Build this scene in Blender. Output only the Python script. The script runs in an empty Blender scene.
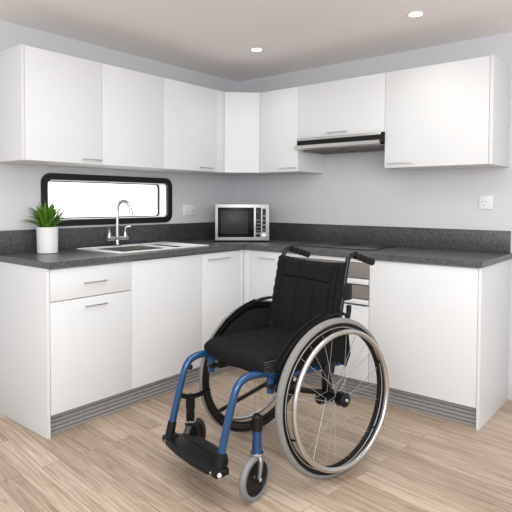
import bpy, bmesh, math, random
from mathutils import Vector, Matrix
random.seed(7)
PI = math.pi
S = bpy.context.scene
COL = S.collection

# ------------------------------------------------------------------ camera
CAM = (3.0802, -3.4905, 1.2126)
YAW, PITCH, ROLL, F, SX, SY = 0.6868, -0.0311, 0.0039, 534.15, 0.015, -38.64
cam = bpy.data.cameras.new('camera'); cam_o = bpy.data.objects.new('camera', cam); COL.objects.link(cam_o)
fw = Vector((-math.sin(YAW)*math.cos(PITCH), math.cos(YAW)*math.cos(PITCH), math.sin(PITCH)))
rt = Vector((math.cos(YAW), math.sin(YAW), 0)); up = rt.cross(fw)
r2 = rt*math.cos(ROLL)+up*math.sin(ROLL); u2 = -rt*math.sin(ROLL)+up*math.cos(ROLL)
m = Matrix((r2, u2, -fw)).transposed().to_4x4(); m.translation = Vector(CAM)
cam_o.matrix_world = m
cam.sensor_width = 36; cam.lens = F*36/512
cam.shift_x = -SX/512; cam.shift_y = SY/512
S.camera = cam_o
# ------------------------------------------------------------------ light
S.view_settings.view_transform = 'Standard'; S.view_settings.look = 'None'
S.view_settings.gamma = 1; S.view_settings.use_curve_mapping = False
S.view_settings.exposure = -0.25
W = bpy.data.worlds.new('daylight'); S.world = W; W.use_nodes = True
W.node_tree.nodes['Background'].inputs[0].default_value = (0.93, 0.965, 1.0, 1)
W.node_tree.nodes['Background'].inputs[1].default_value = 1.2
def area(name, loc, target, size, power, col=(1, 1, 1)):
    l = bpy.data.lights.new(name, 'AREA'); l.shape = 'RECTANGLE'; l.size, l.size_y = size
    l.energy = power; l.color = col
    o = bpy.data.objects.new(name, l); COL.objects.link(o); o.location = loc
    o.rotation_euler = (Vector(target)-Vector(loc)).to_track_quat('-Z', 'Y').to_euler()
    return o
area('soft_fill_behind_camera', (3.9, -4.1, 1.75), (1.2, -0.8, 1.0), (2.6, 1.3), 100, (0.97, 0.985, 1))  # added soft fill from behind the camera; no window is modelled there
area('overhead_soft_area', (2.1, -2.2, 2.2), (2.1, -2.2, 0), (1.6, 1.6), 30, (0.98, 0.99, 1))  # broad area lamp aimed straight down; no fitting is modelled for it

# ------------------------------------------------------------------ materials
def mat(name, col, rough=0.5, metal=0.0, spec=0.5, bump=0, bscale=200, var=0, vscale=8, coat=0):
    M = bpy.data.materials.new(name); M.use_nodes = True; nt = M.node_tree; b = nt.nodes['Principled BSDF']
    b.inputs['Base Color'].default_value = (*col, 1); b.inputs['Roughness'].default_value = rough
    b.inputs['Metallic'].default_value = metal; b.inputs['Specular IOR Level'].default_value = spec
    b.inputs['Coat Weight'].default_value = coat
    tc = nt.nodes.new('ShaderNodeTexCoord')
    n = nt.nodes.new('ShaderNodeTexNoise'); n.inputs['Scale'].default_value = vscale; n.inputs['Detail'].default_value = 4
    nt.links.new(tc.outputs['Object'], n.inputs['Vector'])
    mx = nt.nodes.new('ShaderNodeMix'); mx.data_type = 'RGBA'
    mx.inputs[6].default_value = (*[c*(1-var) for c in col], 1); mx.inputs[7].default_value = (*[min(1, c*(1+var)) for c in col], 1)
    nt.links.new(n.outputs['Fac'], mx.inputs[0]); nt.links.new(mx.outputs[2], b.inputs['Base Color'])
    if bump:
        n2 = nt.nodes.new('ShaderNodeTexNoise'); n2.inputs['Scale'].default_value = bscale; n2.inputs['Detail'].default_value = 3
        bp = nt.nodes.new('ShaderNodeBump'); bp.inputs['Strength'].default_value = bump; bp.inputs['Distance'].default_value = 0.002
        nt.links.new(tc.outputs['Object'], n2.inputs['Vector']); nt.links.new(n2.outputs['Fac'], bp.inputs['Height'])
        nt.links.new(bp.outputs['Normal'], b.inputs['Normal'])
    return M
def emis(name, col, s):
    M = bpy.data.materials.new(name); M.use_nodes = True; b = M.node_tree.nodes['Principled BSDF']
    b.inputs['Base Color'].default_value = (*col, 1); b.inputs['Emission Color'].default_value = (*col, 1)
    b.inputs['Emission Strength'].default_value = s; return M
WALL = mat('grey_wall_paint', (0.665, 0.67, 0.69), 0.6, bump=0.1, var=0.03, vscale=2)
CEIL = mat('ceiling_paint', (0.94, 0.905, 0.89), 0.8, var=0.02, vscale=2)
WHITE = mat('white_laminate', (0.745, 0.757, 0.763), 0.45, spec=0.25, var=0.01)
CARC = mat('white_carcass', (0.80, 0.79, 0.78), 0.5)
TAUPE = mat('taupe_panel', (0.22, 0.20, 0.185), 0.5, var=0.05)
KICK = mat('grey_kickboard', (0.30, 0.285, 0.275), 0.45, var=0.08, vscale=20)
TRIM = mat('white_trim', (0.85, 0.85, 0.85), 0.4)
STEEL = mat('brushed_steel', (0.62, 0.61, 0.59), 0.3, 1.0, var=0.05, vscale=60)
HANDLE = mat('satin_nickel', (0.62, 0.615, 0.61), 0.35, 1.0)
FORKM = mat('cast_grey_fork', (0.30, 0.30, 0.30), 0.4, 0.8)
SINKM = mat('sink_steel_painted_glare', (0.92, 0.92, 0.91), 0.38, 0.35)  # rim steel paled: overexposed highlights are put into its colour
BASINM = mat('sink_steel_painted_shade', (0.33, 0.32, 0.30), 0.35, 0.9)  # same sink steel, darkened so the colour carries the shade inside the bowls
FILT = mat('grey_filter_metal', (0.16, 0.155, 0.15), 0.5, 0.5)
CHROME = mat('chrome', (0.68, 0.69, 0.70), 0.15, 1.0)
BLACK = mat('black_plastic', (0.005, 0.005, 0.005), 0.45, spec=0.3)
BLKM = mat('black_painted_metal', (0.004, 0.004, 0.0045), 0.3, spec=0.35)
FRAMEB = mat('black_window_frame', (0.010, 0.011, 0.013), 0.35, spec=0.3)
GLASSB = mat('black_glass', (0.005, 0.005, 0.006), 0.15, spec=0.2)
GLASSG = mat('grey_oven_glass', (0.030, 0.031, 0.034), 0.35, spec=0.2)
SILVER = mat('silver_plastic', (0.54, 0.54, 0.54), 0.35, 0.4)
BLUE = mat('blue_metallic_paint', (0.006, 0.056, 0.165), 0.26, 0.3, coat=0.5)
FABRIC = mat('black_fabric', (0.0100, 0.0100, 0.0115), 0.85, spec=0.12, bump=0.8, bscale=600, var=0.35, vscale=30)
MESHF = mat('black_mesh_fabric', (0.009, 0.009, 0.009), 0.8, spec=0.15, bump=0.8, bscale=700)
TYRE = mat('grey_tyre_rubber', (0.22, 0.215, 0.205), 0.75, spec=0.2, bump=1.0, bscale=220, var=0.45, vscale=170)
SPOKE = mat('dull_steel_spoke', (0.42, 0.42, 0.42), 0.5, 0.7)
CTYRE = mat('grey_caster_rubber', (0.20, 0.20, 0.20), 0.5, var=0.1)
RIMS = mat('brushed_aluminium', (0.60, 0.59, 0.57), 0.28, 1.0)
FOAM = mat('black_foam_grip', (0.008, 0.008, 0.008), 0.6, spec=0.25, bump=0.6, bscale=300)
POT = mat('white_ceramic', (0.80, 0.80, 0.79), 0.35)
SOIL = mat('soil', (0.04, 0.028, 0.02), 0.95, bump=1, bscale=200, var=0.4, vscale=80)
LEAF = mat('green_leaf', (0.10, 0.235, 0.02), 0.45, var=0.85, vscale=60)
SOCK = mat('white_socket_plastic', (0.83, 0.84, 0.85), 0.3)
MIDGREY = mat('socket_slot', (0.25, 0.25, 0.26), 0.5)  # one flat grey shared by socket slots, buttons and cooking-zone rings
PANE = emis('daylit_frosted_pane', (1, 1, 1), 1.6)
LAMP = emis('downlight_lens', (1, 0.98, 0.95), 8)

def granite(name, k):
    M = bpy.data.materials.new(name); M.use_nodes = True; nt = M.node_tree; b = nt.nodes['Principled BSDF']
    tc = nt.nodes.new('ShaderNodeTexCoord')
    n = nt.nodes.new('ShaderNodeTexNoise'); n.inputs['Scale'].default_value = 170; n.inputs['Detail'].default_value = 4; n.inputs['Roughness'].default_value = 0.75
    cr = nt.nodes.new('ShaderNodeValToRGB'); e = cr.color_ramp.elements
    e[0].position = 0.35; e[0].color = (0.026*k, 0.026*k, 0.030*k, 1); e[1].position = 0.68; e[1].color = (0.26*k, 0.26*k, 0.27*k, 1)
    x = e.new(0.5); x.color = (0.080*k, 0.080*k, 0.086*k, 1)
    nt.links.new(tc.outputs['Object'], n.inputs['Vector']); nt.links.new(n.outputs['Fac'], cr.inputs[0])
    nt.links.new(cr.outputs[0], b.inputs['Base Color']); b.inputs['Roughness'].default_value = 0.32
    return M
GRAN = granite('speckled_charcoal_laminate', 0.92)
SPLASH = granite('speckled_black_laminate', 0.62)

def wood():
    M = bpy.data.materials.new('light_oak_planks'); M.use_nodes = True; nt = M.node_tree; L = nt.links.new; b = nt.nodes['Principled BSDF']
    N = nt.nodes.new
    tc = N('ShaderNodeTexCoord'); mp = N('ShaderNodeMapping'); mp.inputs['Rotation'].default_value = (0, 0, math.radians(6))
    L(tc.outputs['Object'], mp.inputs['Vector'])
    br = N('ShaderNodeTexBrick'); br.offset = 0.37; br.inputs['Scale'].default_value = 1; br.inputs['Brick Width'].default_value = 1.05
    br.inputs['Row Height'].default_value = 0.094; br.inputs['Mortar Size'].default_value = 0.0012; br.inputs['Mortar Smooth'].default_value = 0.2
    br.inputs['Color1'].default_value = (0, 0, 0, 1); br.inputs['Color2'].default_value = (1, 1, 1, 1); br.inputs['Mortar'].default_value = (0.5, 0.5, 0.5, 1)
    br.inputs['Bias'].default_value = 0
    L(mp.outputs[0], br.inputs['Vector'])
    # grain, shifted per plank
    sc = N('ShaderNodeVectorMath'); sc.operation = 'MULTIPLY'; sc.inputs[1].default_value = (1.5, 30, 1)
    L(mp.outputs[0], sc.inputs[0])
    sh = N('ShaderNodeVectorMath'); sh.operation = 'SCALE'; sh.inputs['Scale'].default_value = 37
    L(br.outputs['Color'], sh.inputs[0])
    ad = N('ShaderNodeVectorMath'); ad.operation = 'ADD'; L(sc.outputs[0], ad.inputs[0]); L(sh.outputs[0], ad.inputs[1])
    g = N('ShaderNodeTexNoise'); g.inputs['Scale'].default_value = 1.6; g.inputs['Detail'].default_value = 9; g.inputs['Roughness'].default_value = 0.72; g.inputs['Distortion'].default_value = 1.3
    L(ad.outputs[0], g.inputs['Vector'])
    cr = N('ShaderNodeValToRGB'); e = cr.color_ramp.elements
    e[0].position = 0.30; e[0].color = (0.27, 0.185, 0.12, 1); e[1].position = 0.72; e[1].color = (0.70, 0.60, 0.485, 1)
    x = e.new(0.5); x.color = (0.505, 0.397, 0.305, 1)
    L(g.outputs['Fac'], cr.inputs[0])
    # per plank tone
    tone = N('ShaderNodeValToRGB'); t = tone.color_ramp.elements
    t[0].position = 0; t[0].color = (0.78, 0.75, 0.72, 1); t[1].position = 1; t[1].color = (1.10, 1.10, 1.11, 1)
    L(br.outputs['Color'], tone.inputs[0])
    mu = N('ShaderNodeMix'); mu.data_type = 'RGBA'; mu.blend_type = 'MULTIPLY'; mu.inputs[0].default_value = 1
    L(cr.outputs[0], mu.inputs[6]); L(tone.outputs[0], mu.inputs[7])
    jo = N('ShaderNodeMix'); jo.data_type = 'RGBA'; jo.inputs[7].default_value = (0.20, 0.135, 0.09, 1)
    L(br.outputs['Fac'], jo.inputs[0]); L(mu.outputs[2], jo.inputs[6]); L(jo.outputs[2], b.inputs['Base Color'])
    b.inputs['Roughness'].default_value = 0.42; b.inputs['Specular IOR Level'].default_value = 0.35
    return M
WOOD = wood()

# ------------------------------------------------------------------ mesh helpers
class MB:
    def __init__(s): s.bm = bmesh.new()
    def box(s, a, b, bev=0.0, seg=2, M=None):
        a, b = Vector(a), Vector(b); t = bmesh.new(); bmesh.ops.create_cube(t, size=1)
        sz = b-a; c = (a+b)/2
        for v in t.verts: v.co = Vector((v.co.x*sz.x, v.co.y*sz.y, v.co.z*sz.z))+c
        if bev: bmesh.ops.bevel(t, geom=t.edges[:], offset=min(bev, min(abs(sz.x), abs(sz.y), abs(sz.z))*0.45), segments=seg, affect='EDGES', profile=0.5)
        if M: bmesh.ops.transform(t, matrix=M, verts=t.verts)
        s._join(t); return s
    def _join(s, t):
        me = bpy.data.meshes.new('t'); t.to_mesh(me); t.free(); s.bm.from_mesh(me); bpy.data.meshes.remove(me)
    def tube(s, pts, r, n=12, smooth=0, caps=True):
        pts = [Vector(p) for p in pts]
        rs = list(r) if isinstance(r, (list, tuple)) else [r]*len(pts)
        for _ in range(smooth):                       # corner cutting
            q, qr = [pts[0]], [rs[0]]
            for i in range(len(pts)-1):
                A, B = pts[i], pts[i+1]
                if i > 0: q.append(A.lerp(B, 0.25)); qr.append(rs[i]*.75+rs[i+1]*.25)
                if i < len(pts)-2: q.append(A.lerp(B, 0.75)); qr.append(rs[i]*.25+rs[i+1]*.75)
            q.append(pts[-1]); qr.append(rs[-1]); pts, rs = q, qr
        rings = []; T0 = (pts[1]-pts[0]).normalized(); nrm = T0.orthogonal().normalized()
        for i, p in enumerate(pts):
            T = (pts[min(i+1, len(pts)-1)]-pts[max(i-1, 0)]).normalized()
            nrm = (nrm-T*nrm.dot(T)).normalized(); bi = T.cross(nrm)
            rings.append([s.bm.verts.new(p+(nrm*math.cos(2*PI*k/n)+bi*math.sin(2*PI*k/n))*rs[i]) for k in range(n)])
        for A, B in zip(rings, rings[1:]):
            for k in range(n): s.bm.faces.new((A[k], A[(k+1) % n], B[(k+1) % n], B[k]))
        if caps: s.bm.faces.new(rings[0][::-1]); s.bm.faces.new(rings[-1])
        return s
    def lathe(s, prof, M=None, n=32, closed=False):
        """prof = list of (r, z) round local z"""
        M = M or Matrix(); rings = []
        for r, z in prof:
            if r < 1e-6: rings.append([s.bm.verts.new(M @ Vector((0, 0, z)))])
            else: rings.append([s.bm.verts.new(M @ Vector((r*math.cos(2*PI*k/n), r*math.sin(2*PI*k/n), z))) for k in range(n)])
        pairs = list(zip(rings, rings[1:]))
        if closed: pairs.append((rings[-1], rings[0]))
        for A, B in pairs:
            for k in range(n):
                a = [A[k % len(A)], A[(k+1) % len(A)], B[(k+1) % len(B)], B[k % len(B)]]
                f = []
                for v in a:
                    if v not in f: f.append(v)
                if len(f) > 2: s.bm.faces.new(f)
        return s
    def torus(s, R, r, M=None, n=72, k=14, sq=1.0):
        return s.lathe([(R+r*math.cos(2*PI*i/k), r*sq*math.sin(2*PI*i/k)) for i in range(k)], M, n, closed=True)
    def prism(s, poly, a, b, axis, bev=0):
        """poly 2-D, extruded on axis from a to b (axis 0: poly=(y,z); 1: (x,z); 2: (x,y))"""
        def P(q, t):
            return {0: (t, q[0], q[1]), 1: (q[0], t, q[1]), 2: (q[0], q[1], t)}[axis]
        t = bmesh.new(); A = [t.verts.new(P(q, a)) for q in poly]; B = [t.verts.new(P(q, b)) for q in poly]; n = len(poly)
        t.faces.new(A); t.faces.new(B[::-1])
        for i in range(n): t.faces.new((A[i], B[i], B[(i+1) % n], A[(i+1) % n]))
        bmesh.ops.recalc_face_normals(t, faces=t.faces)
        if bev: bmesh.ops.bevel(t, geom=t.edges[:], offset=bev, segments=2, affect='EDGES', profile=0.5)
        s._join(t); return s
    def ball(s, c, r, sc=(1, 1, 1), n=14):
        t = bmesh.new(); bmesh.ops.create_uvsphere(t, u_segments=n, v_segments=n//2+2, radius=r)
        for v in t.verts: v.co = Vector((v.co.x*sc[0], v.co.y*sc[1], v.co.z*sc[2]))+Vector(c)
        s._join(t); return s
    def build(s, name, material, parent=None, local=False, smooth=True):
        bmesh.ops.recalc_face_normals(s.bm, faces=s.bm.faces)
        if parent is not None and not local:
            bmesh.ops.transform(s.bm, matrix=ROOTM[parent.name].inverted(), verts=s.bm.verts)
        me = bpy.data.meshes.new(name); s.bm.to_mesh(me); s.bm.free(); me.materials.append(material)
        if smooth:
            for p in me.polygons: p.use_smooth = True
            me.set_sharp_from_angle(angle=math.radians(38))
        o = bpy.data.objects.new(name, me); COL.objects.link(o)
        if parent is not None: o.parent = parent; ROOTM[o.name] = ROOTM[parent.name]
        else: ROOTM[o.name] = Matrix()
        return o
ROOTM = {}
def tag(o, label, cat, group=None):
    o['label'] = label; o['category'] = cat
    if group: o['group'] = group
    return o
def thing(name, label, cat, loc, rz=0, group=None):
    o = bpy.data.objects.new(name, None); COL.objects.link(o); o.empty_display_size = 0.1
    o.location = loc; o.rotation_euler = (0, 0, rz); tag(o, label, cat, group)
    ROOTM[o.name] = Matrix.Translation(loc) @ Matrix.Rotation(rz, 4, 'Z'); return o
def struct(o): o['kind'] = 'structure'; return o
def zaxis(origin, direction):
    d = Vector(direction).normalized(); return Matrix.Translation(origin) @ d.to_track_quat('Z', 'Y').to_matrix().to_4x4()

# ------------------------------------------------------------------ room shell
H = 2.236
XR, YB = 5.2, -5.6
struct(MB().box((-0.15, YB, -0.1), (XR, 0.15, 0)).build('floor', WOOD, smooth=False))
struct(MB().box((-0.15, YB, H), (XR, 0.15, H+0.1)).build('ceiling', CEIL, smooth=False))
struct(MB().box((-0.15, 0, 0), (XR, 0.15, H)).build('wall_back', WALL, smooth=False))
# left wall with a rounded slot window
WY0, WY1, WZ0, WZ1 = -1.804, -0.755, 1.048, 1.379
def rrect(y0, y1, z0, z1, r, n=7):
    P = []
    for cy, cz, a0 in ((y1-r, z1-r, 0), (y0+r, z1-r, 90), (y0+r, z0+r, 180), (y1-r, z0+r, 270)):
        for i in range(n):
            a = math.radians(a0+90*i/(n-1)); P.append((cy+r*math.cos(a), cz+r*math.sin(a)))
    return P
def ring(mb, outer, inner, x0, x1):
    """closed frame between two outlines with equal vertex count, faces at x0 and x1"""
    b = mb.bm; n = len(outer)
    O0, I0, O1, I1 = [[b.verts.new((x, y, z)) for y, z in pl] for x, pl in ((x0, outer), (x0, inner), (x1, outer), (x1, inner))]
    for i in range(n):
        j = (i+1) % n
        b.faces.new((O0[i], O0[j], I0[j], I0[i])); b.faces.new((O1[i], I1[i], I1[j], O1[j]))
        b.faces.new((O0[i], O1[i], O1[j], O0[j])); b.faces.new((I0[i], I0[j], I1[j], I1[i]))
hole = rrect(WY0+0.02, WY1-0.02, WZ0+0.02, WZ1-0.02, 0.045)
mb = MB(); b = mb.bm
cy, cz = (WY0+WY1)/2, (WZ0+WZ1)/2
def outwall(y, z):   # push an outline point out to the wall's border
    return None
# wall as boxes left/right/above/below plus a rounded frame filling the corners of the slot
mb.box((-0.15, YB, 0), (0, WY0, H)); mb.box((-0.15, WY1, 0), (0, 0, H))
mb.box((-0.15, WY0, 0), (0, WY1, WZ0)); mb.box((-0.15, WY0, WZ1), (0, WY1, H))
n7 = 7
sq = []
for (yy, zz) in ((WY1, WZ1), (WY0, WZ1), (WY0, WZ0), (WY1, WZ0)): sq += [(yy, zz)]*n7
ring(mb, sq, hole, -0.15, -0.0005)
bmesh.ops.remove_doubles(mb.bm, verts=mb.bm.verts, dist=1e-6)
struct(mb.build('wall_left', WALL, smooth=False))
mb = MB(); ring(mb, rrect(WY0, WY1, WZ0, WZ1, 0.062), rrect(WY0+0.040, WY1-0.040, WZ0+0.040, WZ1-0.040, 0.03), -0.01, 0.014)
win = struct(mb.build('window_1', FRAMEB))
mb = MB(); ring(mb, rrect(WY0+0.036, WY1-0.036, WZ0+0.036, WZ1-0.036, 0.033), rrect(WY0+0.043, WY1-0.043, WZ0+0.043, WZ1-0.043, 0.026), -0.085, -0.008)
mb.build('window_reveal', TRIM, win)
mb = MB(); ring(mb, rrect(WY0+0.038, WY1-0.038, WZ0+0.038, WZ1-0.038, 0.031), rrect(WY0+0.050, WY1-0.050, WZ0+0.050, WZ1-0.050, 0.022), -0.100, -0.086)
mb.build('window_sash', FRAMEB, win)
MB().box((-0.110, WY0+0.03, WZ0+0.03), (-0.101, WY1-0.03, WZ1-0.03)).build('window_pane', PANE, win)
struct(MB().box((2.246, -0.012, 0), (XR, 0, 0.09), 0.003).build('baseboard_back', TRIM))

# ------------------------------------------------------------------ cabinets
D = 0.5742; L_ = 2.0921; R_ = 2.225; ZT = 0.867
T = 0.016
def carcass(x0, x1, y0, y1, z0, z1, parent, top=True, open_side=None):
    """thin panels: two sides, bottom, (top), back; open_side '+x' or '-y' is the front"""
    mb = MB()
    if open_side == '+x':
        mb.box((x0, y0, z0), (x1, y0+T, z1)); mb.box((x0, y1-T, z0), (x1, y1, z1)); mb.box((x0, y0+T, z0), (x0+0.006, y1-T, z1))
        mb.box((x0+0.006, y0+T, z0), (x1, y1-T, z0+T))
        if top: mb.box((x0+0.006, y0+T, z1-T), (x1, y1-T, z1))
    else:
        mb.box((x0, y0, z0), (x0+T, y1, z1)); mb.box((x1-T, y0, z0), (x1, y1, z1)); mb.box((x0+T, y1-0.006, z0), (x1-T, y1, z1))
        mb.box((x0+T, y0, z0), (x1-T, y1-0.006, z0+T))
        if top: mb.box((x0+T, y0, z1-T), (x1-T, y1-0.006, z1))
    return mb.build('body', CARC, parent, smooth=False)
G = 0.0012
def frontL(name, y0, y1, z0, z1, parent, x=D, m_=WHITE):
    return MB().box((x-0.018, y0+G, z0+G), (x, y1-G, z1-G), 0.0012).build(name, m_, parent)
def frontR(name, x0, x1, z0, z1, parent, y=-D, m_=WHITE):
    return MB().box((x0+G, y, z0+G), (x1-G, y+0.018, z1-G), 0.0012).build(name, m_, parent)
def handleL(y0, y1, z, parent, x=D):
    mb = MB().box((x+0.016, y0, z-0.0032), (x+0.022, y1, z+0.0032), 0.0015)
    for y in (y0+0.012, y1-0.012): mb.box((x-0.0005, y-0.004, z-0.003), (x+0.018, y+0.004, z+0.003))
    return mb.build('handle', HANDLE, parent)
def handleR(x0, x1, z, parent, y=-D):
    mb = MB().box((x0, y-0.022, z-0.0032), (x1, y-0.016, z+0.0032), 0.0015)
    for x in (x0+0.012, x1-0.012): mb.box((x-0.004, y-0.018, z-0.003), (x+0.004, y+0.0005, z+0.003))
    return mb.build('handle', HANDLE, parent)
E1 = 0.001
GB, GU = 'white base cabinets under the charcoal worktop', 'white wall cabinets'
# --- left run base
c = thing('base_cabinet', 'white base cabinet with a drawer above a door, at the left end below the plant', 'cabinet', (0.28, -1.83, 0), group=GB)
carcass(E1, D-0.019, -L_+0.0175, -1.570, 0.112, ZT-E1, c, open_side='+x')
MB().box((E1, -L_, 0), (D+0.001, -L_+0.0165, ZT-E1), 0.001).build('end_panel', WHITE, c)
d = frontL('drawer', -2.0735, -1.568, 0.694, 0.860, c); handleL(-1.885, -1.741, 0.772, d)
d = frontL('door', -2.0735, -1.568, 0.112, 0.692, c); handleL(-1.879, -1.741, 0.646, d)
c = thing('base_cabinet', 'white base cabinet with one wide blank door directly under the sink', 'cabinet', (0.28, -1.28, 0), group=GB)
carcass(E1, D-0.019, -1.568, -0.996, 0.112, ZT-E1, c, top=False, open_side='+x')
frontL('door', -1.568, -0.995, 0.112, 0.860, c)
c = thing('base_cabinet', 'white corner base cabinet whose handled door is right of the sink cabinet', 'cabinet', (0.28, -0.6, 0), group=GB)
carcass(E1, D-0.019, -0.994, -E1, 0.112, ZT-E1, c, top=False, open_side='+x')
d = frontL('door', -0.995, -0.607, 0.112, 0.860, c); handleL(-0.948, -0.735, 0.818, d)
MB().box((D-0.018, -0.606, 0.112), (D, -D-0.0005, 0.860), 0.001).build('filler_strip', WHITE, c)
# --- right run base
c = thing('base_cabinet', 'narrow white base cabinet in the corner, right of the corner seam, with one handle', 'cabinet', (0.78, -0.28, 0), group=GB)
carcass(0.5765, 0.929, -D+0.019, -E1, 0.112, ZT-E1, c, open_side='-y')
MB().box((D+0.0005, -D, 0.112), (0.634, -D+0.018, 0.860), 0.001).build('filler_strip', WHITE, c)
d = frontR('door', 0.635, 0.930, 0.112, 0.860, c); handleR(0.727, 0.868, 0.814, d)
c = thing('drawer_cabinet', 'drawer cabinet behind the wheelchair with taupe fronts and white pull rails', 'cabinet', (1.25, -0.28, 0), group=GB)
carcass(0.931, 1.572, -D+0.019, -E1, 0.112, ZT-E1, c, open_side='-y')
MB().box((0.931, -D, 0.838), (1.573, -D+0.018, 0.860), 0.001).build('top_rail', WHITE, c)
d = frontR('drawer', 0.930, 1.574, 0.742, 0.836, c, m_=TAUPE)
MB().box((0.934, -D-0.012, 0.706), (1.571, -D+0.010, 0.738), 0.003).build('pull_rail', WHITE, d)
d = frontR('drawer', 0.930, 1.574, 0.616, 0.700, c, m_=TAUPE)
MB().box((0.934, -D-0.012, 0.584), (1.571, -D+0.010, 0.612), 0.003).build('pull_rail', WHITE, d)
frontR('drawer', 0.930, 1.574, 0.112, 0.574, c)
c = thing('base_cabinet', 'white base cabinet with one wide blank door at the right end of the worktop', 'cabinet', (1.9, -0.28, 0), group=GB)
carcass(1.575, R_-0.0185, -D+0.019, -E1, 0.112, ZT-E1, c, open_side='-y')
frontR('door', 1.575, R_-0.0175, 0.112, 0.860, c)
MB().box((R_-0.0165, -D-0.001, 0), (R_, -E1, ZT-E1), 0.001).build('end_panel', WHITE, c)
# --- kickboards (ribbed)
def ribs(base, z0=0.001, z1=0.110, n=5):
    P = [(base+0.014, z0)]; h = (z1-z0)/n
    for i in range(n):
        a = z0+i*h
        P += [(base, a+0.001), (base, a+h*0.62), (base+0.010, a+h*0.66), (base+0.010, a+h*0.97)]
    P += [(base+0.014, z1)]; return P
k = MB(); pr = ribs(0)
k.prism([(D-0.028-q[0], q[1]) for q in pr], -L_+0.0175, -D-0.0, 1)
tag(k.build('kickboard', KICK, smooth=False), 'ribbed grey kickboard along the floor under the sink-side cabinets', 'kickboard', 'ribbed kickboards')
k = MB(); k.prism([(-D+0.028+q[0], q[1]) for q in pr], D-0.026, R_-0.0175, 0)
tag(k.build('kickboard', KICK, smooth=False), 'ribbed grey kickboard along the floor behind the wheelchair', 'kickboard', 'ribbed kickboards')
# --- worktop
DC = 0.5927; SK = (0.075, 0.490, -1.585, -0.880)   # sink cut-out
w = MB(); z0, z1 = ZT, 0.9
XE = R_+0.009
P = [(E1, -L_-0.003), (SK[0], 0), (SK[1], 0)]
w.box((E1, -L_-0.003, z0), (DC, SK[2], z1)); w.box((E1, SK[2], z0), (SK[0], SK[3], z1)); w.box((SK[1], SK[2], z0), (DC, SK[3], z1))
w.box((E1, SK[3], z0), (DC, -E1, z1)); w.box((DC, -DC, z0), (XE, -E1, z1))
bmesh.ops.remove_doubles(w.bm, verts=w.bm.verts, dist=1e-5)
tag(w.build('worktop', GRAN, smooth=False), 'L-shaped speckled charcoal worktop running across all the base cabinets', 'worktop')
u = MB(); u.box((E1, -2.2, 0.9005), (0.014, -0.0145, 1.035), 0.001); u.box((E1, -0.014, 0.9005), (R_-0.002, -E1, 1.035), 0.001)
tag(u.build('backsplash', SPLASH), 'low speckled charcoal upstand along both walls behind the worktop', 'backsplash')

# ------------------------------------------------------------------ wall cabinets
du, ZB, ZU = 0.3485, 1.4227, 2.025
def upperL(y0, y1, label, hy=None, end=False, filler=None):
    c = thing('wall_cabinet', label, 'cabinet', (du/2, (y0+y1)/2, ZB), group=GU)
    dy0 = y0; dy1 = y1
    if end:
        MB().box((E1, y0, ZB), (du, y0+0.0145, ZU), 0.001).build('end_panel', WHITE, c); dy0 = y0+0.0155
    carcass(E1, du-0.019, dy0+0.0008, y1-0.0008, ZB+0.001, ZU-0.001, c, open_side='+x')
    if filler:
        MB().box((du-0.018, filler+0.0006, ZB), (du, y1-0.001, ZU), 0.001).build('filler_strip', WHITE, c); dy1 = filler
    d = frontL('door', dy0, dy1, ZB, ZU, c, x=du)
    if hy: handleL(hy[0], hy[1], 1.449, d, x=du)
    return c
def upperR(x0, x1, label, hx=None, z0=ZB, hz=1.449, end=False):
    c = thing('wall_cabinet', label, 'cabinet', ((x0+x1)/2, -du/2, z0), group=GU)
    dx1 = x1
    if end:
        MB().box((x1-0.0195, -du, z0), (x1, -E1, ZU), 0.001).build('end_panel', WHITE, c); dx1 = x1-0.0205
    carcass(x0+0.0008, dx1-0.0008, -du+0.019, -E1, z0+0.001, ZU-0.001, c, open_side='-y')
    d = frontR('door', x0, dx1, z0, ZU, c, y=-du)
    if hx: handleR(hx[0], hx[1], hz, d, y=-du)
    return c
upperL(-2.0948, -1.605, 'white wall cabinet at the far left end, above the potted plant', (-1.745, -1.617), end=True)
upperL(-1.605, -1.129, 'white wall cabinet without a handle, second from the left, above the window', None)
upperL(-1.129, -0.5366, 'white wall cabinet above the tap, just left of the angled corner cabinet', (-0.801, -0.669), filler=-0.617)
c = thing('wall_cabinet', 'white wall cabinet set diagonally across the corner, above the microwave', 'cabinet', (0.2, -0.2, ZB), group=GU)
q = 0.5366
mb = MB(); k0 = 0.0145
mb.prism([(E1, -E1), (E1, -q+E1), (du-0.02, -q+E1), (q-E1, -du+0.02), (q-E1, -E1)], ZB+0.001, ZU-0.001, 2)
mb.build('body', CARC, c, smooth=False)
nx = Vector((1, -1, 0)).normalized()
mb = MB(); A = Vector((du, -q+0.0012, 0)); B = Vector((q-0.0012, -du, 0)); iA, iB = A-nx*0.012, B-nx*0.012
mb.prism([(A.x, A.y), (B.x, B.y), (iB.x, iB.y), (iA.x, iA.y)], ZB+0.0012, ZU-0.0012, 2)
mb.build('door', WHITE, c, smooth=False)
upperR(q, 0.890, 'white wall cabinet between the angled corner cabinet and the range hood', (0.735, 0.881))
upperR(0.890, 1.555, 'short white wall cabinet directly above the range hood', (1.128, 1.291), z0=1.652, hz=1.676)
upperR(1.555, 2.2046, 'large white wall cabinet at the right end, right of the range hood', (1.580, 1.745), end=True)

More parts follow.
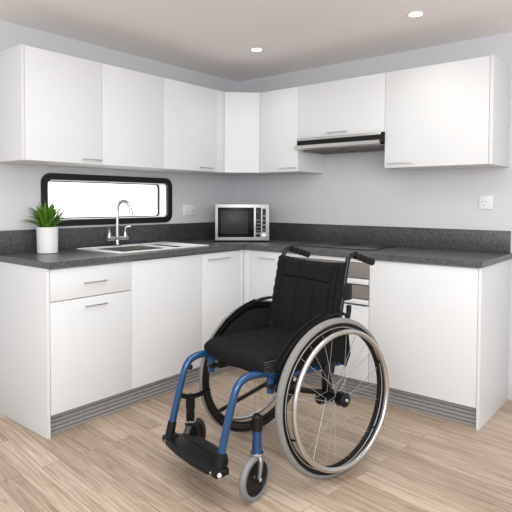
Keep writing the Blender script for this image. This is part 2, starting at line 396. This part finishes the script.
# ------------------------------------------------------------------ range hood
c = thing('range_hood', 'slim steel range hood with a black front band under the short wall cabinet', 'range hood', (1.22, -0.2, 1.57))
x0, x1 = 0.893, 1.552
MB().prism([(-0.01, 1.651), (-0.362, 1.651), (-0.368, 1.640), (-0.368, 1.588), (-0.340, 1.575), (-0.01, 1.575)], x0, x1, 0).build('body', BLACK, c, smooth=False)
MB().box((x0, -0.374, 1.635), (x1-0.012, -0.366, 1.651), 0.002).build('top_trim', STEEL, c)
MB().prism([(-0.372, 1.604), (-0.392, 1.600), (-0.392, 1.577), (-0.384, 1.572), (-0.05, 1.572), (-0.05, 1.5745), (-0.372, 1.5745)], x0-0.002, x1-0.014, 0).build('front_lip', STEEL, c)
for a, b_ in ((0.93, 1.21), (1.235, 1.515)):
    f = MB()
    for i in range(14):
        yy = -0.345+i*0.020; f.box((a, yy, 1.560), (b_, yy+0.009, 1.571), 0.002)
    f.box((a, -0.352, 1.5695), (b_, -0.07, 1.5715)); f.build('grease_filter', FILT, c)

# ------------------------------------------------------------------ sink
c = thing('sink', 'stainless steel inset double sink under the window', 'sink', (0.28, -1.18, 0.9))
X0, X1, Y0, Y1 = 0.060, 0.505, -1.60, -0.862
b1 = (0.132, 0.470, -1.545, -1.17); b2 = (0.132, 0.470, -1.125, -1.02)
mb = MB(); zt = 0.9055; zz = 0.9003
xs = [X0, b1[0], b1[1], X1]; ys = [Y0, b1[2], b1[3], b2[2], b2[3], Y1]
for i in range(3):
    for j in range(5):
        if i == 1 and j in (1, 3): continue
        mb.box((xs[i], ys[j], zz), (xs[i+1], ys[j+1], zt-0.002))
for (a, b_) in (((X0, Y0), (X1, Y0)), ((X1, Y0), (X1, Y1)), ((X1, Y1), (X0, Y1)), ((X0, Y1), (X0, Y0))):
    mb.tube([(a[0], a[1], zt-0.002), (b_[0], b_[1], zt-0.002)], 0.0035, 8)
for bb in (b1, b2):
    for (a, b_) in (((bb[0], bb[2]), (bb[1], bb[2])), ((bb[1], bb[2]), (bb[1], bb[3])), ((bb[1], bb[3]), (bb[0], bb[3])), ((bb[0], bb[3]), (bb[0], bb[2]))):
        mb.tube([(a[0], a[1], zt-0.002), (b_[0], b_[1], zt-0.002)], 0.0035, 8)
mb.build('rim', SINKM, c)
def basin(bb, depth):
    mb = MB(); a0, a1, c0, c1 = bb; z = 0.899; g = 0.002; zb = z-depth
    mb.box((a0, c0, zb), (a1, c1, zb+g)); mb.box((a0, c0, zb), (a0+g, c1, z)); mb.box((a1-g, c0, zb), (a1, c1, z))
    mb.box((a0, c0, zb), (a1, c0+g, z)); mb.box((a0, c1-g, zb), (a1, c1, z))
    o = mb.build('basin', BASINM, c, smooth=False)
    MB().lathe([(0, 0), (0.03, 0), (0.038, 0.003), (0.04, 0)], Matrix.Translation(((a0+a1)/2, (c0+c1)/2, zb+g)), 24).build('drain', CHROME, o)
basin(b1, 0.15); basin(b2, 0.10)
for i in range(7):
    yy = -0.99+i*0.017
    MB().tube([(0.15, yy, 0.9030), (0.45, yy, 0.9030)], 0.0022, 8).build('drainer_ridge', SINKM, c)

# ------------------------------------------------------------------ mixer tap
c = thing('mixer_tap', 'chrome bridge mixer tap with a tall swan-neck spout and two lever handles', 'tap', (0.098, -1.318, 0.9036))
tx, ty = 0.098, -1.318
Tm = Matrix.Translation((tx, ty, 0.9036))
MB().lathe([(0, 0), (0.024, 0), (0.024, 0.006), (0.016, 0.012), (0.012, 0.02), (0.012, 0.06), (0.016, 0.065), (0.016, 0.075), (0, 0.075)], Tm, 24).build('base', CHROME, c)
MB().tube([(tx, ty-0.082, 0.958), (tx, ty+0.082, 0.958)], 0.0135, 16).build('bridge', CHROME, c)
MB().tube([(tx, ty, 0.965), (tx, ty, 1.09), (tx, ty, 1.150), (tx+0.008, ty+0.007, 1.195), (tx+0.040, ty+0.028, 1.212), (tx+0.070, ty+0.046, 1.185), (tx+0.082, ty+0.052, 1.125), (tx+0.083, ty+0.053, 1.112)],
          [0.0135, 0.0125, 0.0115, 0.0115, 0.0115, 0.0115, 0.013, 0.014], 14, smooth=3).build('spout', CHROME, c)
for sgn in (-1, 1):
    v = MB().lathe([(0, 0), (0.014, 0), (0.015, 0.02), (0.011, 0.028), (0.010, 0.036), (0, 0.038)], Matrix.Translation((tx, ty+sgn*0.064, 0.962)), 20).build('valve', CHROME, c)
    MB().tube([(tx, ty+sgn*0.064, 0.995), (tx, ty+sgn*0.064, 1.022), (tx+0.008, ty+sgn*0.074, 1.034), (tx+0.02, ty+sgn*0.094, 1.036)], [0.006, 0.006, 0.006, 0.0075], 10, smooth=2).build('lever', CHROME, v)

# ------------------------------------------------------------------ plant
px, py = 0.142, -1.842
c = thing('potted_plant', 'bushy green plant in a white cylinder pot on the left end of the worktop', 'plant', (px, py, 0.9003))
Pm = Matrix.Translation((px, py, 0.9003))
MB().lathe([(0, 0), (0.052, 0), (0.058, 0.004), (0.0605, 0.15), (0.0605, 0.154), (0.055, 0.154), (0.054, 0.13), (0, 0.13)], Pm, 40).build('pot', POT, c)
MB().lathe([(0, 0.131), (0.0535, 0.131), (0.0535, 0.136), (0.03, 0.142), (0, 0.144)], Pm, 24).build('soil', SOIL, c)
mb = MB()
for i in range(130):
    a = random.uniform(0, 2*PI); r0 = random.uniform(0, 0.034); lean = random.uniform(0.15, 1.12)*(0.5+r0/0.034*0.5)
    ln = random.uniform(0.115, 0.178)*(1.0 if lean < 0.8 else 0.95); wd = random.uniform(0.013, 0.020)
    o = Vector((r0*math.cos(a), r0*math.sin(a), 0.139)); rad = Vector((math.cos(a), math.sin(a), 0)); side = Vector((-math.sin(a), math.cos(a), 0))
    side = (side+Vector((0, 0, random.uniform(-.5, .5)))).normalized(); prev = None; nseg = 7
    for k in range(nseg+1):
        t = k/nseg; th = lean*(0.45+0.75*t); 
        p = o+(rad*math.sin(th)+Vector((0, 0, math.cos(th))))*ln*t
        if (p.z < 0.158) and math.hypot(p.x, p.y) > 0.045: f_ = 0.045/math.hypot(p.x, p.y); p.x *= f_; p.y *= f_
        wk = wd*(0.35+1.6*t*(1-t)*1.6)*(1-t**5)
        if k == nseg: wk = 0.0002
        nrm = side.cross((rad*math.sin(th)+Vector((0, 0, math.cos(th)))))
        q_ = [mb.bm.verts.new(Pm @ (p+side*wk*0.5)), mb.bm.verts.new(Pm @ (p-nrm*wk*0.18)), mb.bm.verts.new(Pm @ (p-side*wk*0.5))]
        if prev:
            mb.bm.faces.new((prev[0], prev[1], q_[1], q_[0])); mb.bm.faces.new((prev[1], prev[2], q_[2], q_[1]))
        prev = q_
mb.build('foliage', LEAF, c)

# ------------------------------------------------------------------ microwave
fl, fr = Vector((0.293, -0.577, 0)), Vector((0.596, -0.302, 0))
wd = (fr-fl).length; ang = math.atan2(fr.y-fl.y, fr.x-fl.x)
c = thing('microwave', 'silver microwave with a dark glass door, angled in the corner of the worktop', 'microwave', (fl.x, fl.y, 0.9003), ang)
# local: x across 0..wd, y depth (0 front, + back), z up
hh = 0.276; z0 = 0.011
bd = MB().box((0.003, 0.018, z0), (wd-0.003, 0.29, z0+hh), 0.004).build('body', BLACK, c, local=True)
fm = MB(); x_split = wd*0.735
fm.box((0, 0, z0), (wd, 0.020, z0+hh), 0.005)
fp = fm.build('front_panel', SILVER, c, local=True)
dr = MB().box((0.020, -0.004, z0+0.026), (x_split-0.008, 0.002, z0+hh-0.026), 0.003).build('door', GLASSB, c, local=True)
MB().box((0.042, -0.0052, z0+0.052), (x_split-0.055, -0.0035, z0+hh-0.050), 0.001).build('door_window', GLASSG, dr, local=True)
cp = MB().box((x_split+0.006, -0.002, z0+0.058), (x_split+0.046, 0.002, z0+hh-0.026), 0.002)
cp.box((x_split+0.055, -0.002, z0+0.066), (x_split+0.082, 0.002, z0+hh-0.034), 0.002)
cp.box((x_split+0.006, -0.002, z0+0.028), (x_split+0.040, 0.002, z0+0.052), 0.002)
cpo = cp.build('control_panel', BLACK, c, local=True)
for i in range(4):
    for j in range(2):
        MB().box((x_split+0.012+j*0.016, -0.0035, z0+0.072+i*0.026), (x_split+0.022+j*0.016, -0.0015, z0+0.080+i*0.026), 0.0008).build('button', MIDGREY, cpo, local=True)
MB().box((x_split+0.010, -0.0035, z0+0.190), (x_split+0.042, -0.0015, z0+0.222), 0.001).build('display', GLASSG, cpo, local=True)
for i, w_ in enumerate((0.014, 0.018, 0.012, 0.016)):
    MB().box((x_split+0.060, -0.0035, z0+0.082+i*0.034), (x_split+0.060+w_, -0.0015, z0+0.086+i*0.034), 0.0005).build('marking', SOCK, cpo, local=True)
MB().box((x_split+0.050, -0.005, z0+0.020), (x_split+0.088, 0.002, z0+0.052), 0.003).build('door_button', SILVER, c, local=True)
for xx in (0.04, wd-0.04):
    for yy in (0.05, 0.25): MB().lathe([(0, 0), (0.012, 0), (0.012, z0+0.001), (0, z0+0.001)], Matrix.Translation((xx, yy, 0)), 16).build('foot', BLACK, c, local=True)

# ------------------------------------------------------------------ cooktop
c = thing('cooktop', 'thin black glass cooktop flush on the worktop under the range hood', 'cooktop', (1.2, -0.25, 0.9003))
ct = MB().box((0.905, -0.435, 0.9004), (1.505, -0.055, 0.9062), 0.0015).build('glass_top', mat('dark_cooktop_glass', (0.018, 0.018, 0.020), 0.28, var=0.1), c)
for i, (xx, yy, r) in enumerate(((1.05, -0.34, 0.07), (1.05, -0.15, 0.08), (1.35, -0.34, 0.085), (1.35, -0.15, 0.065))):
    MB().torus(r, 0.0008, Matrix.Translation((xx, yy, 0.9062)), 40, 6).build('cooking_zone', MIDGREY, ct)

# ------------------------------------------------------------------ sockets
c = thing('power_socket', 'white double power socket on the wall between the window and the microwave', 'socket', (0, -0.566, 1.135))
pl = MB().box((E1, -0.632, 1.094), (0.010, -0.500, 1.177), 0.003).build('plate', SOCK, c)
for yy in (-0.600, -0.532):
    s_ = MB().box((0.0095, yy-0.007, 1.150), (0.013, yy+0.007, 1.168), 0.001).build('switch', SOCK, c)
    sl = MB()
    for a_, b_, rr in ((-0.008, 1.128, 0.5), (0.008, 1.128, -0.5), (0, 1.108, 0)):
        sl.box((-0.001, -0.0013, -0.006), (0.001, 0.0013, 0.006), M=Matrix.Translation((0.0103, yy+a_, b_)) @ Matrix.Rotation(rr, 4, 'X'))
    sl.build('slots', MIDGREY, pl)
c = thing('power_socket', 'white single power socket on the right wall below the large wall cabinet', 'socket', (2.077, 0, 1.207))
pl = MB().box((2.036, -0.010, 1.164), (2.118, -E1, 1.251), 0.003).build('plate', SOCK, c)
MB().box((2.098, -0.013, 1.198), (2.110, -0.0095, 1.218), 0.001).build('switch', SOCK, c)
sl = MB()
for a_, b_, rr in ((-0.010, 0.008, 0.5), (0.010, 0.008, -0.5), (0, -0.014, 0)):
    sl.box((-0.0013, -0.001, -0.007), (0.0013, 0.001, 0.007), M=Matrix.Translation((2.068+a_, -0.0103, 1.205+b_)) @ Matrix.Rotation(rr, 4, 'Y'))
sl.build('slots', MIDGREY, pl)

# ------------------------------------------------------------------ downlights
for (xx, yy), lab in (((0.765, -0.67), 'small round recessed ceiling downlight near the corner, above the left of the range hood'),
                      ((1.88, -0.66), 'small round recessed ceiling downlight at the upper right, above the large wall cabinet')):
    c = thing('downlight', lab, 'ceiling light', (xx, yy, H), group='recessed ceiling downlights')
    MB().lathe([(0.034, 0.0), (0.034, -0.004), (0.046, -0.006), (0.049, -0.003), (0.049, -0.0005), (0.034, -0.0005)], Matrix.Translation((xx, yy, H)), 36).build('trim_ring', TRIM, c)
    MB().lathe([(0, -0.0035), (0.0335, -0.0035), (0.0335, -0.001), (0, -0.001)], Matrix.Translation((xx, yy, H)), 30).build('lens', LAMP, c)
    l = bpy.data.lights.new('downlight_beam', 'SPOT'); l.energy = 6; l.spot_size = 2.3; l.spot_blend = 1; l.shadow_soft_size = 0.035; l.color = (1, 0.97, 0.92)
    lo = bpy.data.objects.new('downlight_beam', l); COL.objects.link(lo); lo.location = (0, 0, -0.012); lo.parent = c

# ------------------------------------------------------------------ wheelchair
PSI = -1.7806
WC = thing('wheelchair', 'black and blue manual wheelchair standing empty on the wooden floor', 'wheelchair', (1.5935, -1.3976, 0), PSI)
def B(mb, name, m_, parent=WC): return mb.build(name, m_, parent, local=True)
RW, CAMB, HT = 0.3465, 0.0398, 0.298
def bolt(p, d, r=0.006, parent=WC, m_=CHROME, h=0.006):
    return B(MB().lathe([(0, 0), (r, 0), (r, h*0.6), (r*0.6, h), (0, h)], zaxis(p, d), 12), 'bolt', m_, parent)
for sd in (1, -1):
    n_ = Vector((0, sd*math.cos(CAMB), math.sin(CAMB))); ctr = Vector((0, sd*(HT-math.sin(CAMB)*RW), RW*math.cos(CAMB)))
    ctr = Vector((0, sd*HT, 0))+Vector((0, -sd*math.sin(CAMB), math.cos(CAMB)))*RW
    ctr.y += 0  # hub centre
    Mw = zaxis(ctr, n_)
    prof = [(0.3175, -0.011), (0.3175, 0.011), (0.308, 0.012), (0.296, 0.008), (0.293, 0), (0.296, -0.008), (0.308, -0.012)]
    wh = B(MB().lathe(prof, Mw, 80, closed=True), 'rear_wheel', BLKM)
    B(MB().torus(0.3295, 0.0170, Mw, 96, 18, 0.95), 'tyre', BLACK, wh)
    tp = [(0.3295+q_*math.cos(a_), q_*0.95*math.sin(a_)) for q_, a_ in [(0.0179, math.radians(-50+i_*150/12)) for i_ in range(13)]+[(0.0165, math.radians(100-i_*150/12)) for i_ in range(13)]]
    B(MB().lathe(tp, Mw, 96, closed=True), 'tread', TYRE, wh)
    B(MB().torus(0.3075, 0.0022, Mw @ Matrix.Translation((0, 0, 0.0125)), 96, 6), 'rim_edge', SPOKE, wh)
    hr = B(MB().torus(0.2935, 0.0115, Mw @ Matrix.Translation((0, 0, 0.052)), 96, 12), 'hand_rim', RIMS, wh)
    hb = B(MB().lathe([(0, -0.038), (0.013, -0.038), (0.013, -0.034), (0.030, -0.033), (0.030, -0.027), (0.015, -0.022), (0.014, 0.018), (0.031, 0.022), (0.031, 0.030), (0.018, 0.034), (0.018, 0.048), (0.030, 0.050), (0.031, 0.060), (0.022, 0.066), (0, 0.067)], Mw, 28), 'hub', BLKM, wh)
    B(MB().lathe([(0, 0.067), (0.008, 0.067), (0.006, 0.072), (0, 0.072)], Mw, 14), 'release_button', CHROME, hb)
    for i in range(24):
        a = 2*PI*i/24; fl_ = 0.026 if i % 2 else -0.030; of = 0.95 if (i//2) % 2 else -0.95
        p0 = Mw @ Vector((0.027*math.cos(a+of), 0.027*math.sin(a+of), fl_)); p1 = Mw @ Vector((0.296*math.cos(a), 0.296*math.sin(a), 0.004 if i % 2 else -0.004))
        B(MB().tube([p0, p1], 0.0013, 5), 'spoke', SPOKE, wh)
    for i in range(6):
        a = 2*PI*(i+0.35)/6
        p0 = Mw @ Vector((0.303*math.cos(a), 0.303*math.sin(a), 0.009)); p1 = Mw @ Vector((0.296*math.cos(a), 0.296*math.sin(a), 0.046))
        B(MB().tube([p0, p1], 0.0045, 8), 'hand_rim_tab', BLKM, wh)
    # frame ---------------------------------------------------------
    v = sd*0.192
    us = 0.298 if sd > 0 else 0.340
    leg = B(MB().tube([(us, v, 0.405), (us, v, 0.470), (us+0.012, v, 0.492), (0.36, v, 0.497), (0.415, v, 0.500), (0.468, v, 0.482), (0.492, v, 0.430), (0.520, v, 0.335), (0.556, v, 0.195)], 0.0162, 18, smooth=3), 'legrest_tube', BLUE)
    B(MB().tube([(us, v, 0.468), (0.16, v, 0.462), (-0.13, v, 0.456)], 0.0150, 16, smooth=1), 'seat_rail', BLUE)
    B(MB().tube([(0.508, v, 0.330), (0.455, sd*0.198, 0.308), (0.40, sd*0.205, 0.305), (0.34, sd*0.210, 0.315)], 0.0115, 14, smooth=2), 'caster_arm', BLKM)
    B(MB().tube([(0.27, sd*0.205, 0.432), (0.20, sd*0.205, 0.412), (0.10, sd*0.205, 0.372), (0.0, sd*0.215, 0.349)], 0.0125, 14, smooth=2), 'lower_rail', BLKM)
    B(MB().box((-0.035, sd*0.225-0.010, 0.300), (0.020, sd*0.225+0.010, 0.480), 0.006), 'axle_plate', BLKM)
    B(MB().tube([(0.0, sd*0.215, 0.3465), (0.0, sd*0.262, 0.3475)], 0.019, 20), 'axle_sleeve', BLKM)
    B(MB().lathe([(0, 0), (0.026, 0), (0.028, 0.012), (0.016, 0.020), (0, 0.02)], zaxis((0.040, sd*0.222, 0.335), (0, sd, 0)), 20), 'axle_clamp', BLKM)
    # black joint and wheel lock near the front of the wheel
    jb = B(MB().box((0.235, sd*0.212-0.012, 0.405), (0.285, sd*0.212+0.010, 0.475), 0.006), 'legrest_latch', BLACK)
    B(MB().box((us-0.026, v-0.022, 0.425), (us+0.016, v+0.022, 0.447), 0.006), 'latch_clamp', BLACK, jb)
    bolt((0.268, sd*0.222, 0.455), (0, sd, 0), 0.007, jb); bolt((0.250, sd*0.222, 0.425), (0, sd, 0), 0.006, jb)
    lk = B(MB().tube([(0.20, sd*0.222, 0.450), (0.245, sd*0.232, 0.500), (0.262, sd*0.234, 0.560)], 0.007, 10, smooth=1), 'wheel_lock', BLKM)
    B(MB().tube([(0.20, sd*0.222, 0.450), (0.285, sd*0.240, 0.468), (0.325, sd*0.250, 0.440)], 0.008, 10, smooth=1), 'brake_shoe', BLKM, lk)
    bolt((0.20, sd*0.232, 0.452), (0, sd, 0), 0.008, lk)
    # caster --------------------------------------------------------
    su, sv = (0.395, 0.222) if sd > 0 else (0.437, -0.222)
    zc_ = 0.0 if sd > 0 else -0.035
    B(MB().lathe([(0, 0.335), (0.013, 0.335), (0.022, 0.326), (0.022, 0.302), (0.022, 0.27), (0, 0.27)], Matrix.Translation((su, sv, zc_+0.012)), 20), 'stem_cap', BLACK)
    cs = B(MB().lathe([(0, 0.190), (0.0205, 0.190), (0.0205, 0.215), (0.019, 0.235), (0.019, 0.285), (0, 0.285)], Matrix.Translation((su, sv, 0)), 22), 'caster_stem', BLUE if sd > 0 else BLKM)
    B(MB().lathe([(0, 0.184), (0.027, 0.184), (0.028, 0.188), (0.027, 0.192), (0, 0.191)], Matrix.Translation((su, sv, 0)), 22), 'collar', CHROME, cs)
    hd = math.radians(13 if sd > 0 else 24); tr = 0.014 if sd > 0 else -0.030
    fwv = Vector((math.cos(hd), math.sin(hd), 0)); sdv = Vector((-math.sin(hd), math.cos(hd), 0)); RC = 0.092
    wc = Vector((su, sv, RC))+fwv*tr; Mc = zaxis(wc, sdv)
    cw = B(MB().lathe([(0, -0.016), (0.014, -0.016), (0.016, -0.010), (0.020, -0.005), (0.058, -0.006), (0.064, -0.012), (0.071, -0.012), (0.071, 0.012), (0.064, 0.012), (0.058, 0.006), (0.020, 0.005), (0.016, 0.010), (0.014, 0.016), (0, 0.016)], Mc, 40), 'caster_wheel', BLACK)
    B(MB().lathe([(0.0705, -0.013), (0.084, -0.0145), (0.090, -0.009), (0.092, 0), (0.090, 0.009), (0.084, 0.0145), (0.0705, 0.013)], Mc, 48, closed=True), 'caster_tyre', CTYRE if sd > 0 else mat('shaded_caster_rubber', (0.04, 0.04, 0.04), 0.5), cw)  # far tyre is the same rubber with its shade put into a darker colour
    fk = MB()
    top = Vector((su, sv, 0.183))
    fk.lathe([(0, -0.012), (0.020, -0.012), (0.022, -0.004), (0.016, 0.0), (0, 0)], Matrix.Translation(top), 20)
    for s2 in (-1, 1):
        a0 = top+sdv*s2*0.019+Vector((0, 0, -0.006)); a1 = wc+sdv*s2*0.022
        fk.tube([top+Vector((0, 0, -0.006)), a0, a0.lerp(a1, 0.35)+sdv*s2*0.004, a1], [0.009, 0.012, 0.010, 0.008], 10, smooth=1)
    fo = B(fk, 'caster_fork', FORKM if sd > 0 else BLKM)
    for s2 in (-1, 1):
        B(MB().lathe([(0, 0), (0.009, 0), (0.009, 0.005), (0.005, 0.008), (0, 0.008)], zaxis(wc+sdv*s2*0.026, sdv*s2), 14), 'axle_bolt', CHROME, fo)
    # foot clamp ----------------------------------------------------
    fc = B(MB().tube([(0.549, v, 0.222), (0.561, v, 0.172), (0.566, v, 0.135)], [0.0195, 0.0205, 0.020], 16).box((0.525, v-0.022, 0.135), (0.592, v+0.022, 0.165), 0.007), 'foot_clamp', BLACK)
    bolt((0.575, v+sd*0.020, 0.150), (0.3, sd, 0), 0.009, fc, SOCK if sd > 0 else CHROME, 0.010)
    bolt((0.590, v-0.014*sd, 0.150), (1, 0, 0), 0.006, fc)
    # back cane and handle -------------------------------------------
    v2 = sd*0.222
    B(MB().tube([(-0.040, v2, 0.430), (-0.066, v2, 0.56), (-0.116, v2, 0.80), (-0.136, v2, 0.915), (-0.146, v2, 0.950), (-0.178, v2, 0.963), (-0.21, v2, 0.950), (-0.235, v2, 0.942)], 0.0115, 14, smooth=2), 'back_cane', BLKM)
    g = MB(); pts, rs = [], []
    for i in range(17):
        t = i/16; pts.append((-0.190-0.128*t, v2, 0.958-0.040*t)); rs.append(0.0165+0.0012*math.sin(t*16*PI*0.5)+(0.002 if i in (0, 16) else 0))
    B(g.tube(pts, rs, 16), 'push_handle', FOAM)
    B(MB().box((-0.165, v2-0.013, 0.752), (-0.100, v2+0.013, 0.828), 0.008), 'backrest_hinge', BLACK)
    B(MB().tube([(-0.10, v2, 0.64), (-0.140, v2, 0.655), (-0.155, v2, 0.70), (-0.152, v2, 0.725)], 0.012, 12, smooth=1), 'guard_mount', BLACK)
    # side guard ------------------------------------------------------
    arc = [(0.306, 0.515), (0.262, 0.566), (0.212, 0.613), (0.155, 0.648), (0.10, 0.673), (0.04, 0.690), (-0.02, 0.701), (-0.072, 0.702), (-0.118, 0.680)]
    inner = [(a_*0.955-0.004, 0.5+(b_-0.5)*0.90) for a_, b_ in arc[:5]]+[(0.03, 0.660), (-0.075, 0.656)]
    poly = [(0.285, 0.490)]+inner+[(-0.135, 0.60), (-0.150, 0.50), (-0.118, 0.445), (-0.07, 0.482), (0.05, 0.486)]
    gd = B(MB().prism(poly, sd*0.232, sd*0.239, 1, 0.001), 'side_guard', MESHF)
    def offs(P, d):
        out = []
        for i, p in enumerate(P):
            a_, b_ = P[max(i-1, 0)], P[min(i+1, len(P)-1)]; tx_, tz_ = b_[0]-a_[0], b_[1]-a_[1]; l_ = math.hypot(tx_, tz_)
            out.append((p[0]+tz_/l_*d, p[1]-tx_/l_*d))
        return out
    fd = MB(); lo = offs(arc, 0.009)
    for i in range(len(arc)-1):
        fd.prism([arc[i], arc[i+1], lo[i+1], lo[i]], sd*0.228, sd*0.256, 1)
    bmesh.ops.remove_doubles(fd.bm, verts=fd.bm.verts, dist=1e-5)
    B(fd, 'fender', BLACK, gd)
    fd2 = MB(); l2 = offs(arc, 0.022); l1 = offs(arc, 0.008)
    for i in range(5): fd2.prism([l1[i], l1[i+1], l2[i+1], l2[i]], sd*0.233, sd*0.238, 1)
    bmesh.ops.remove_doubles(fd2.bm, verts=fd2.bm.verts, dist=1e-5)
    B(fd2, 'guard_edge', BLACK, gd)
B(MB().tube([(0.462, -0.192, 0.470), (0.458, -0.192, 0.456)], 0.006, 8).ball((0.457, -0.192, 0.450), 0.013), 'release_knob', BLACK)
B(MB().tube([(0.288, 0.185, 0.452), (0.288, 0.10, 0.397), (0.290, -0.20, 0.202)], 0.0095, 12), 'cross_brace', BLKM)
B(MB().tube([(0.13, 0.195, 0.445), (0.11, -0.205, 0.378)], 0.011, 12), 'cross_brace', BLKM)
B(MB().tube([(0.15, -0.195, 0.445), (0.17, 0.205, 0.372)], 0.011, 12), 'cross_brace', BLKM)
# footplate
fp_ = [(0.545, -0.205), (0.585, -0.200), (0.602, -0.160), (0.612, -0.06), (0.612, 0.06), (0.602, 0.160), (0.585, 0.185), (0.530, 0.185), (0.485, 0.15), (0.455, 0.10), (0.450, 0), (0.455, -0.10), (0.485, -0.16), (0.510, -0.195)]
ft = B(MB().prism(fp_, 0.138, 0.158, 2, 0.005), 'footplate', BLACK)
B(MB().box((0.500, -0.15, 0.1575), (0.512, 0.14, 0.1605), 0.0012), 'grip_ridge', BLACK, ft)
# seat cushion: puffed box with stitched edge
def cushion(u0, u1, vw, z0, z1, nu=40, nv=40):
    mb = MB(); b = mb.bm
    def P(s, t, top):
        # s,t in -1..1
        k = (1-abs(s)**12)*(1-abs(t)**12)
        uu = (u0+u1)/2+(u1-u0)/2*s; vv = vw*t
        if s > 0: uu += 0.014*(1-t*t)*s**6
        cz = (z0+z1)/2; h = (z1-z0)/2
        e = 0.62*max(0.0, k)**0.22+0.38*max(0.0, k)**0.5
        dz = h*e
        z = cz+(dz if top else -dz)
        if top:
            z -= 0.010*math.exp(-((t)/0.5)**2)*math.exp(-((s+0.1)/0.7)**2)
            z += 0.0028*math.sin(uu*85+math.sin(vv*35)*1.5)*k+0.0020*math.sin(vv*55+uu*30)*k
        if s > 0.6: z -= 0.006*((s-0.6)/0.4)**2
        return (uu, vv, z)
    grid = {}
    for top in (0, 1):
        for i in range(nu+1):
            for j in range(nv+1):
                s = math.sin(PI/2*(-1+2*i/nu)); t = math.sin(PI/2*(-1+2*j/nv))
                if (i in (0, nu) or j in (0, nv)) and top: grid[(1, i, j)] = grid[(0, i, j)]
                else: grid[(top, i, j)] = b.verts.new(P(s, t, top))
    for top in (0, 1):
        for i in range(nu):
            for j in range(nv):
                b.faces.new((grid[(top, i, j)], grid[(top, i+1, j)], grid[(top, i+1, j+1)], grid[(top, i, j+1)]))
    return mb
sc = B(cushion(-0.055, 0.372, 0.208, 0.488, 0.572), 'seat_cushion', FABRIC)
rb = MB()
for i in range(5):
    z = 0.503+i*0.0105
    rb.tube([(0.235, 0.2100, z), (0.350, 0.2095, z-0.002)], 0.0036, 8)
B(rb, 'side_vent', mat('dark_grey_rib', (0.035, 0.035, 0.036), 0.5), sc)
# backrest: quilted padded panel
def quilt(front):
    mb = MB(); b = mb.bm; nu, nz = 90, 70; g = {}
    seams = (-0.80, -0.30, 0.20, 0.70, 0.87)
    for side in (0, 1):
        for i in range(nu+1):
            for j in range(nz+1):
                s = -1+2*i/nu; t = j/nz
                w_ = 0.230-0.004*math.sin(t*PI)
                vv = s*w_; z = 0.520+t*0.408
                # top edge dips in the middle a little
                z -= 0.012*(1-s*s)*t**6
                ux = -0.042-(z-0.52)*0.215
                edge = min(1, (1-abs(s))/0.06, t/0.05, (1-t)/0.05); e = math.sqrt(max(0, 1-(1-max(0, edge))**2))
                if side == 0:
                    hgt = 0.020*e - 0.012*math.cos(s*PI/2)+0.006*e
                    dd = min(abs(s-q_) for q_ in seams)
                    hgt -= 0.011*math.exp(-(dd/0.022)**2)
                    if -0.80 < s < 0.70: hgt -= 0.010*math.exp(-((t-0.755+0.01*s)/0.013)**2)
                    inn = 0.003*math.sin(min(1, dd/0.2)*PI/2)
                    hgt += inn+0.0016*math.sin(z*60+s*9)*math.sin(s*14+z*25)
                    if s < -0.80 or s > 0.87: hgt += 0.0022*math.sin(z*150+s*25)
                    co = (ux+hgt, vv, z)
                else: co = (ux-0.020*e-0.004-0.012*math.cos(s*PI/2), vv, z)
                if side and (i in (0, nu) or j in (0, nz)): g[(1, i, j)] = g[(0, i, j)]
                else: g[(side, i, j)] = b.verts.new(co)
    for side in (0, 1):
        for i in range(nu):
            for j in range(nz): b.faces.new((g[(side, i, j)], g[(side, i+1, j)], g[(side, i+1, j+1)], g[(side, i, j+1)]))
    return mb
B(quilt(True), 'backrest', FABRIC)
